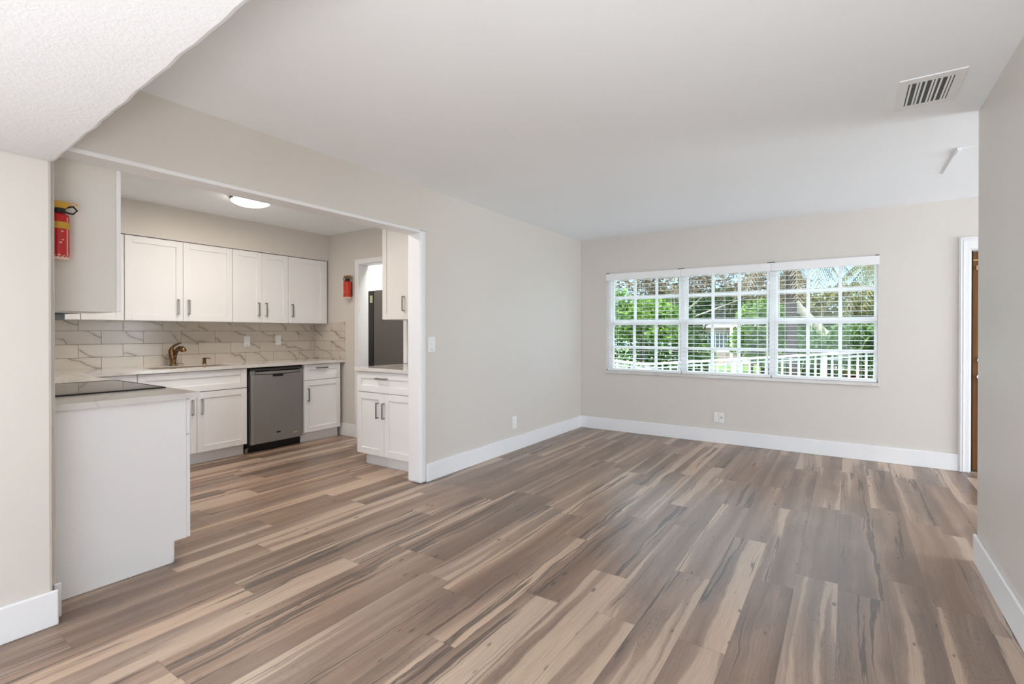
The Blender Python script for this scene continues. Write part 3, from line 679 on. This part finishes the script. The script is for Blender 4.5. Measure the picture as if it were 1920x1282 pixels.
# ------------------------------------------------------------------ fire extinguishers
def extinguisher(label, cx, cy, z0, z1, ztop, r, ang, body, head, bandc, group, side=1):
    t = thing('fire_extinguisher', label, 'fire extinguisher', (cx, cy, z0), group)
    ca, sa = math.cos(ang), math.sin(ang)
    loc = lambda a, b, c: (cx + a * ca - b * sa, cy + a * sa + b * ca, c)     # a: out of the wall, b: along the wall
    hb_ = z1 - z0
    make('cylinder', MB().lathe(cx, cy, [(r * .96, z0 + .004), (r, z0 + .010), (r, z1 - r * .45), (r * .93, z1 - r * .2), (r * .55, z1), (r * .42, z1 + .004)], 32), body, t, smooth=True)
    make('base_ring', MB().lathe(cx, cy, [(r * .97, z0), (r * 1.005, z0 + .002), (r * 1.005, z0 + .011), (r * .98, z0 + .012)], 32), M['label'], t, smooth=True)
    hz = MB()
    for k in range(16):
        a0 = 2 * PI * k / 16; a1 = a0 + PI / 16; R = r * 1.006
        hz.quad((cx + R * math.cos(a0), cy + R * math.sin(a0), z0 + .011), (cx + R * math.cos(a1), cy + R * math.sin(a1), z0 + .011),
                (cx + R * math.cos(a1 + .16), cy + R * math.sin(a1 + .16), z0 + .021), (cx + R * math.cos(a0 + .16), cy + R * math.sin(a0 + .16), z0 + .021))
    make('hazard_stripes', hz, M['label'], t)
    make('strap', MB().lathe(cx, cy, [(r * .99, z0 + hb_ * .66), (r * 1.035, z0 + hb_ * .66), (r * 1.035, z0 + hb_ * .80), (r * .99, z0 + hb_ * .80)], 32), bandc, t, smooth=True)
    st = MB()
    ws = .11
    for (za, zb) in ((z0 + .022, z0 + hb_ * .655), (z0 + hb_ * .805, z1 - r * .5)):
        a_ = ang + .62 * side
        for k in range(2):
            A0 = a_ + ws * (k - 1) * .5; A1 = A0 + ws * .5; R = r * 1.008
            st.quad((cx + R * math.cos(A0), cy + R * math.sin(A0), za), (cx + R * math.cos(A1), cy + R * math.sin(A1), za), (cx + R * math.cos(A1), cy + R * math.sin(A1), zb), (cx + R * math.cos(A0), cy + R * math.sin(A0), zb))
    for (da, zz, rr) in ((.1, z0 + hb_ * .60, .006), (.14, z0 + hb_ * .42, .005), (-.05, z0 + hb_ * .36, .007), (1.1, z0 + hb_ * .13, .005), (.95, z0 + hb_ * .07, .004), (-.2, z0 + hb_ * .10, .005)):
        a_ = ang + da * side; R = r * 1.008; w_ = rr / r
        i_ = len(st.v)
        for q in range(8):
            qa = a_ + w_ * .8 * math.cos(q * PI / 4); st.v.append((cx + R * math.cos(qa), cy + R * math.sin(qa), zz + rr * .55 * math.sin(q * PI / 4)))
        st.f.append([i_ + q for q in range(8)])
    make('label_marks', st, M['label'], t)
    make('neck', MB().lathe(cx, cy, [(r * .62, z1), (r * .66, z1 + .004), (r * .66, z1 + .020), (r * .5, z1 + .024)], 24), M['black'], t, smooth=True)
    h = MB(lambda a, b, c: loc(b, a, c)); s = side
    h.prism([(-r * 1.1 * s, z1 + .022), (r * .55 * s, z1 + .022), (r * .92 * s, z1 + .040), (r * .92 * s, ztop - .008), (r * .7 * s, ztop), (-r * 1.1 * s, ztop)], -.017, .017)
    # prism runs in (a,c): remap so that the outline stands upright
    h.v = [];  h.f = []; h.map = lambda a, b, c: loc(c, a, b)
    h.prism([(-r * 1.1 * s, z1 + .022), (r * .55 * s, z1 + .022), (r * .92 * s, z1 + .040), (r * .92 * s, ztop - .008), (r * .7 * s, ztop), (-r * 1.1 * s, ztop)], -.020, .020)
    make('head', h, head, t, .004)
    lp = [loc(0, s * (r * .45), z1 + .016), loc(0, s * r * .9, z1 + .034), loc(0, s * r * 1.35, z1 + .040), loc(0, s * r * 1.72, z1 + .024), loc(0, s * r * 1.35, z1 + .006), loc(0, s * r * .9, z1 + .006)]
    make('carry_loop', MB().tube(lp, .0042, 8, True), M['black'], t, smooth=True)
    rg = [loc(.004 + .0, s * (r * 1.30 + r * .42 * math.cos(k * PI / 8)), z1 + .050 + .006 * math.sin(k * PI / 8)) for k in range(16)]
    make('pull_ring', MB().tube(rg, .0022, 6, True), M['orange'], t, smooth=True)
    make('wall_bracket', MB(lambda a, b, c: loc(a, b, c)).box(-r - .012, -r * .9, -.014, .014, z0 + .03, z1 - .01).box(-r - .004, -r * .7, -.012, .012, z0 + hb_ * .68, z0 + hb_ * .78), M['black'], t, .001)
    return t
extinguisher('red fire extinguisher with yellow head and band on the cream cabinet end', -2.999, .7305, 1.578, 1.792, 1.846, .0392, 0, M['red'], M['yellow'], M['yellow'], 'red fire extinguishers')
extinguisher('small red fire extinguisher on the kitchen wall left of the fridge doorway', -4.892, 3.786, 1.642, 1.850, 1.912, .046, -PI / 2, M['redd'], M['bronze'], M['redd'], 'red fire extinguishers', -1)

# ------------------------------------------------------------------ refrigerator beyond the doorway
rf = thing('refrigerator', 'tall dark grey refrigerator seen side-on through the kitchen doorway', 'refrigerator', (-4.45, 4.58, 0))
make('body', MB().box(-4.862, -4.10, 4.155, 5.04, .02, 1.765), M['fridge'], rf, .008)
make('gasket', MB().box(-4.870, -4.862, 4.165, 5.03, .05, 1.70), M['black'], rf)
fd = make('door', MB().box(-5.01, -4.870, 4.158, 5.04, .05, 1.762), M['black'], rf, .008)
make('energy_label', MB().box(-4.935, -4.888, 4.156, 4.158, 1.61, 1.70), paint('pale_label', (.55, .55, .30), .5, .1), fd)

# ------------------------------------------------------------------ outside
struct('ground', MB().box(-60, 40, 6.13, 70, -1.0, -.80), M['lawn'])
struct('driveway', MB().box(-30, 25, 17.5, 25.5, -.80, -.77), M['concrete'])
struct('porch_slab', MB().box(-6, 4, 6.14, 8.2, -.79, -.05), M['concrete'])
# railing of the ramp
Ar, Br, Cr = Vector((-2.92, 8.52, 0)), Vector((.80, 10.37, 0)), Vector((-4.6, 9.57, 0))
rl = thing('porch_railing', 'white wooden ramp railing with balusters outside the front window', 'railing', (-2.92, 8.52, -.8))
def rail_run(a, b, za, zb, step, post_every):
    d = (b - a); Ln = d.length; d.normalize(); sd_ = Vector((-d.y, d.x, 0))
    z = lambda s: za + (zb - za) * s / Ln
    def bar(s0, s1, lo, hi, hw):
        m = MB(); vs = []
        for s in (s0, s1):
            p = a + d * s
            for q, zz in ((-hw, lo), (hw, lo), (hw, hi), (-hw, hi)): vs.append((p.x + sd_.x * q, p.y + sd_.y * q, z(s) + zz))
        m.v = vs; m.f = [[0, 3, 2, 1], [4, 5, 6, 7]] + [[k, (k + 1) % 4, 4 + (k + 1) % 4, 4 + k] for k in range(4)]; return m
    make('top_rail', bar(-.02, Ln + .02, -.034, .0, .05), M['rail'], rl, .004)
    make('mid_rail', bar(0, Ln, -.100, -.074, .018), M['rail'], rl, .003)
    make('bottom_rail', bar(0, Ln, -.86, -.80, .022), M['rail'], rl, .003)
    k = 0; s = .03
    while s < Ln - .01:
        post = (k % post_every == 0); hw = .036 if post else .0135
        p = a + d * s; m = MB(); lo, hi = (-.85, -.03) if not post else (None, -.04)
        for zz in ((z(s) - .86) if not post else -.80, z(s) + hi):
            for q, r_ in ((-hw, -hw), (hw, -hw), (hw, hw), (-hw, hw)): m.v.append((p.x + d.x * q + sd_.x * r_, p.y + d.y * q + sd_.y * r_, zz))
        m.f = [[0, 3, 2, 1], [4, 5, 6, 7]] + [[j, (j + 1) % 4, 4 + (j + 1) % 4, 4 + j] for j in range(4)]
        make('post' if post else 'baluster', m, M['rail'], rl)
        k += 1; s += step
rail_run(Ar, Br, .697, .975, .131, 11)
rail_run(Cr, Ar, .73, .697, .131, 9)

# house across the street
def P3(px, d):      # point on the ground plan along the view of a given photo column, d metres deep
    c, s_ = math.cos(.59237), math.sin(.59237); lat = (px - 960) / 931.54 * d
    return Vector((-s_ * d + c * lat, c * d + s_ * lat, 0))
hs = thing('house', 'pink single-storey house with porch lamp across the street', 'house', (*P3(1400, 31)[:2], -.8))
hx = P3(1400, 31); cx, cyy = hx.x, hx.y
fH = lambda u, v, n: (cx + u, cyy - n, v)
make('wall', MB(fH).box(-4.2, 6.5, -.80, 1.60, -6, 0), M['pink'], hs)
make('roof', MB(lambda a, b, c: (cx + c, cyy + a, b)).prism([(-.9, 1.56), (6.9, 1.56), (6.9, 1.70), (3.0, 2.25), (-.9, 1.68)], -4.9, 7.2), M['roof'], hs)
make('fascia', MB(fH).box(-4.9, 7.2, 1.52, 1.70, .9, .96), M['rail'], hs)
for (a, b, c, d) in ((-2.4, -1.0, .25, 1.15), (2.6, 4.0, .1, 1.2)):
    wq = make('window', MB(fH).box(a - .08, b + .08, c - .08, d + .08, 0, .05), M['rail'], hs)
    make('pane', MB(fH).box(a, b, c, d, .05, .06), M['dark_glass'], wq)
    g_ = MB(fH)
    for k in range(6): x = a + (b - a) * (k + .5) / 6; g_.box(x - .025, x + .025, c, d, .06, .09)
    make('grille', g_, M['rail'], wq)
make('porch_rail', MB(fH).box(-3.0, 3.0, .02, .14, 1.4, 1.5).box(-3.0, 3.0, -.55, -.45, 1.4, 1.5).box(-.7, -.55, -.8, 1.54, 1.4, 1.5), M['rail'], hs)
make('porch_lamp', MB().lathe(cx - 3.1, cyy - .2, [(.06, .75), (.15, .82), (.15, 1.05), (.04, 1.15)], 12), M['dark_glass'], hs)

def blob(center, rad, nleaf, size, rs, shell=.35, aspect=2.2):
    m = MB()
    for _ in range(nleaf):
        while True:
            v = Vector((rs.uniform(-1, 1), rs.uniform(-1, 1), rs.uniform(-1, 1)))
            if shell < v.length < 1: break
        p = Vector(center) + Vector((v.x * rad[0], v.y * rad[1], v.z * rad[2]))
        a = Vector((rs.gauss(0, 1), rs.gauss(0, 1), rs.gauss(0, .6))); a.normalize()
        b = a.cross(Vector((rs.gauss(0, 1), rs.gauss(0, 1), rs.gauss(0, 1)))); b.normalize()
        L = size * rs.uniform(.6, 1.3); w_ = L / aspect
        m.quad(p - a * L * .5, p + b * w_ * .5, p + a * L * .5, p - b * w_ * .5)
    return m
def join(*ms):
    o = MB()
    for m in ms:
        i = len(o.v); o.v += m.v; o.f += [[k + i for k in f] for f in m.f]
    return o
def shrub(name, label, cat, px, d, parts, mat, trunk=None, bark='bark', seed=1, group=None, stem_h=.6):
    rs = random.Random(seed); b = P3(px, d); t = thing(name, label, cat, (b.x, b.y, -.8), group)
    make('foliage', join(*[blob((b.x + o[0], b.y + o[1], o[2]), o[3], o[4], o[5], rs) for o in parts]), M[mat], t, fixn=False)
    st = MB(); rs2 = random.Random(seed + 5)
    for k in range(trunk or 3):
        x, y = rs2.uniform(-.15, .15), rs2.uniform(-.15, .15); q = parts[k % len(parts)]
        st.tube([(b.x + x * .3, b.y + y * .3, -.8), (b.x + x + q[0] * .12, b.y + y + q[1] * .12, -.8 + (q[2] + .8) * .72), (b.x + q[0], b.y + q[1], q[2])], [.05, .03, .009], 8)
    make('stems', st, M[bark], t, smooth=True)
    return t
GT = 'trees and shrubs outside the front window'
shrub('shade_tree', 'bright green leafy tree filling the left window unit', 'tree', 1203, 11.0,
      [(.05, .2, 1.62, (.75, .7, .38), 1000, .17), (.50, 0, 1.25, (.5, .5, .26), 420, .16), (-.35, .1, 1.30, (.45, .5, .26), 380, .16), (-.55, .1, 1.95, (.3, .4, .3), 200, .16)], 'leaf_bright', 3, seed=3, group=GT)
shrub('hedge', 'dark green hedge low behind the left window unit', 'shrub', 1222, 13.5,
      [(-.7, 0, .30, (1.3, .7, 1.0), 2000, .15), (.6, 0, .55, (1.0, .7, 1.25), 2000, .15), (-.2, .5, 1.6, (1.3, .7, .7), 1200, .16)], 'leaf_dark', 4, seed=4, group=GT)
shrub('bare_tree', 'brown half-bare tree with pale branches above the middle window unit', 'tree', 1272, 15.0,
      [(-.36, .63, 2.75, (1.2, .9, .62), 1300, .15), (1.14, .93, 2.95, (1.2, .9, .75), 1300, .15), (2.44, 1.03, 2.55, (1.0, .9, .55), 900, .15), (-1.46, .63, 2.9, (1.0, .8, .55), 800, .15)], 'leaf_dry', 4, 'bark_pale', seed=8, group=GT)
shrub('leafy_shrub', 'bright green leafy shrub between the middle and right window units', 'shrub', 1428, 11.5,
      [(0, 0, 1.42, (.62, .6, .62), 1300, .15), (.3, .1, .85, (.55, .6, .55), 700, .15), (-.35, 0, 1.0, (.4, .5, .35), 400, .14)], 'leaf_bright', 3, seed=12, group=GT)
shrub('leafy_shrub', 'yellow-green low shrub in front of the pink house', 'shrub', 1322, 14.5,
      [(0, 0, .55, (.35, .35, .35), 420, .13)], 'leaf_bright', 2, seed=14, group=GT)
shrub('leafy_shrub', 'dark shrub left of the pink house in the middle window unit', 'shrub', 1297, 15.0,
      [(-.1, 0, .8, (.45, .45, 1.1), 1300, .13)], 'leaf_dark', 2, seed=15, group=GT)
shrub('distant_tree', 'dark bushy tree left of the pink house roof', 'tree', 1312, 19.0,
      [(-.3, 0, 2.1, (1.0, .8, .75), 1700, .20), (.9, .2, 2.35, (.9, .8, .6), 1300, .20), (-1.5, 0, 1.9, (1.0, .8, .9), 1500, .20)], 'leaf_dark', 3, seed=20, group=GT)
shrub('distant_tree', 'olive green trees in front of the pink house roof', 'tree', 1410, 24.5,
      [(-1.2, 0, 2.35, (2.0, 1, .62), 1900, .26), (1.2, .4, 2.5, (2.0, 1, .75), 1900, .26), (3.8, 1.2, 2.6, (2.2, 1, .9), 1900, .26), (-3.4, -1, 2.8, (1.8, 1, .8), 1200, .26)], 'leaf_olive', 4, seed=21, group=GT)
shrub('distant_tree', 'mid green tree far back in the right window unit', 'tree', 1590, 24.0,
      [(-1.4, 0, 1.5, (1.4, 1, .85), 1900, .26), (.6, .4, 1.7, (1.4, 1, 1.0), 1900, .26), (2.4, .8, 2.0, (1.2, 1, 1.3), 1900, .26)], 'leaf_bright', 4, seed=22, group=GT)
shrub('red_plant', 'red-leaved plant low behind the right window unit railing', 'plant', 1580, 12.6,
      [(-.2, 0, .12, (.32, .3, .14), 260, .20), (.3, .1, .16, (.26, .3, .16), 220, .20)], 'leaf_red', 3, seed=25, group=GT)
# background hedge right
shrub('hedge', 'dark green hedge behind the strap-leaved clump on the right', 'shrub', 1570, 17.5,
      [(-1.2, 0, .4, (1.4, .7, 1.0), 2200, .2), (1.0, 0, .6, (1.4, .7, 1.2), 2400, .2), (2.6, .3, .8, (1.3, .7, 1.4), 2000, .2)], 'leaf_dark', 4, seed=27, group=GT)

def frond(m, base, yaw, length, rise, droop, leaf, rs, width=.028, nleaf=26):
    pts = []; K = 9
    for k in range(K):
        t = k / (K - 1); r = length * t * (1 - .12 * t)
        pts.append(Vector((base.x + math.cos(yaw) * r, base.y + math.sin(yaw) * r, base.z + rise * t - droop * t * t)))
    m.tube(pts, [.016 * (1 - .8 * k / (K - 1)) for k in range(K)], 5)
    for q in range(nleaf):
        t = .12 + .88 * q / nleaf; f = t * (K - 1); i = min(int(f), K - 2); p = pts[i].lerp(pts[i + 1], f - i)
        tg = (pts[i + 1] - pts[i]).normalized(); sdv = tg.cross(Vector((0, 0, 1)))
        if sdv.length < .1: sdv = Vector((1, 0, 0))
        sdv.normalize()
        for s in (-1, 1):
            ll = leaf * (1 - .55 * abs(t - .45)) * rs.uniform(.8, 1.1)
            dv = (sdv * s * .75 + tg * .55 + Vector((0, 0, -.45 - .3 * rs.random()))).normalized()
            wv = tg * width
            m.quad(p - wv * .5, p + dv * ll * .5 + Vector((0, 0, .01)) - wv * .4, p + dv * ll, p + wv * .5)
    return m
def palm(label, px, d, trunk_pts, trunk_r, fr, leaf, mat, bark, seed, name='palm_tree'):
    rs = random.Random(seed); b = P3(px, d); t = thing(name, label, 'palm', (b.x, b.y, -.8), GT)
    pts = [Vector((b.x + x, b.y + y, z)) for x, y, z in trunk_pts]; N2 = 22; path = []; rad = []
    for k in range(N2 + 1):
        f = k / N2 * (len(pts) - 1); i = min(int(f), len(pts) - 2); path.append(pts[i].lerp(pts[i + 1], f - i)); rad.append(trunk_r * (1.06 if k % 2 else .96))
    make('trunk', MB().tube(path, rad, 12), M[bark], t, smooth=True)
    top = pts[-1]
    for k in range(fr[0]):
        yaw = 2 * PI * k / fr[0] + rs.uniform(-.2, .2)
        make('frond', frond(MB(), top, yaw, fr[1] * rs.uniform(.8, 1.1), rs.uniform(*fr[2]), rs.uniform(*fr[3]), leaf, rs), M[mat], t, fixn=False)
    return t
palm('tall palm with a dark straight trunk in the right window unit', 1485, 10.6, [(0, 0, -.8), (0, 0, 1.0), (-.05, 0, 3.1)], .105, (13, 1.5, (.1, .6), (.9, 1.9)), .34, 'leaf_dry', 'bark', 31)
palm('palm with drooping olive fronds at the right edge of the window', 1668, 11.5, [(0, 0, -.8), (.02, 0, 1.2), (0, 0, 2.9)], .14, (16, 1.75, (.1, .7), (1.3, 2.6)), .42, 'leaf_olive', 'bark', 33)
palm('pale leaning palm trunk in the middle of the right window unit', 1560, 16.0, [(.35, 0, -.8), (.05, 0, .9), (-1.0, 0, 2.15), (-1.3, 0, 2.9)], .13, (10, 1.2, (.2, .6), (.7, 1.5)), .3, 'leaf_olive', 'bark_pale', 35)
def clump(label, px, d, n_, length, mat, seed, z=-.1, rise=(.7, 1.5)):
    rs = random.Random(seed); b = P3(px, d); t = thing('strap_plant', label, 'plant', (b.x, b.y, -.8), GT)
    m = MB()
    for k in range(n_):
        yaw = rs.uniform(0, 2 * PI); L = length * rs.uniform(.6, 1.1); ri = rs.uniform(*rise); dr = rs.uniform(.5, 1.3); w_ = rs.uniform(.035, .06)
        z0_ = z + rs.uniform(-.2, .7); ox, oy = rs.uniform(-.3, .3), rs.uniform(-.3, .3); pr = None
        for j in range(6):
            q = j / 5; r_ = L * q; c_ = Vector((b.x + ox + math.cos(yaw) * r_, b.y + oy + math.sin(yaw) * r_, z0_ + ri * q - dr * q * q))
            sv = Vector((-math.sin(yaw), math.cos(yaw), 0)) * w_ * (1 - q * .9)
            if pr: m.quad(pr[0], c_ - sv, c_ + sv, pr[1])
            pr = (c_ - sv, c_ + sv)
    make('leaves', m, M[mat], t, fixn=False)
    make('stem', MB().tube([(b.x, b.y, -.8), (b.x, b.y, z + .3)], [.12, .08], 10), M['bark'], t, smooth=True)
    return t
clump('green strap-leaved clump in the centre of the right window unit', 1548, 10.9, 130, .85, 'leaf_strap', 41, .25)
clump('green strap-leaved clump at the right edge of the right window unit', 1622, 11.2, 150, .95, 'leaf_strap', 43, .45)
clump('green strap-leaved clump beside the dark palm trunk', 1503, 12.2, 80, .7, 'leaf_strap', 45, .1)
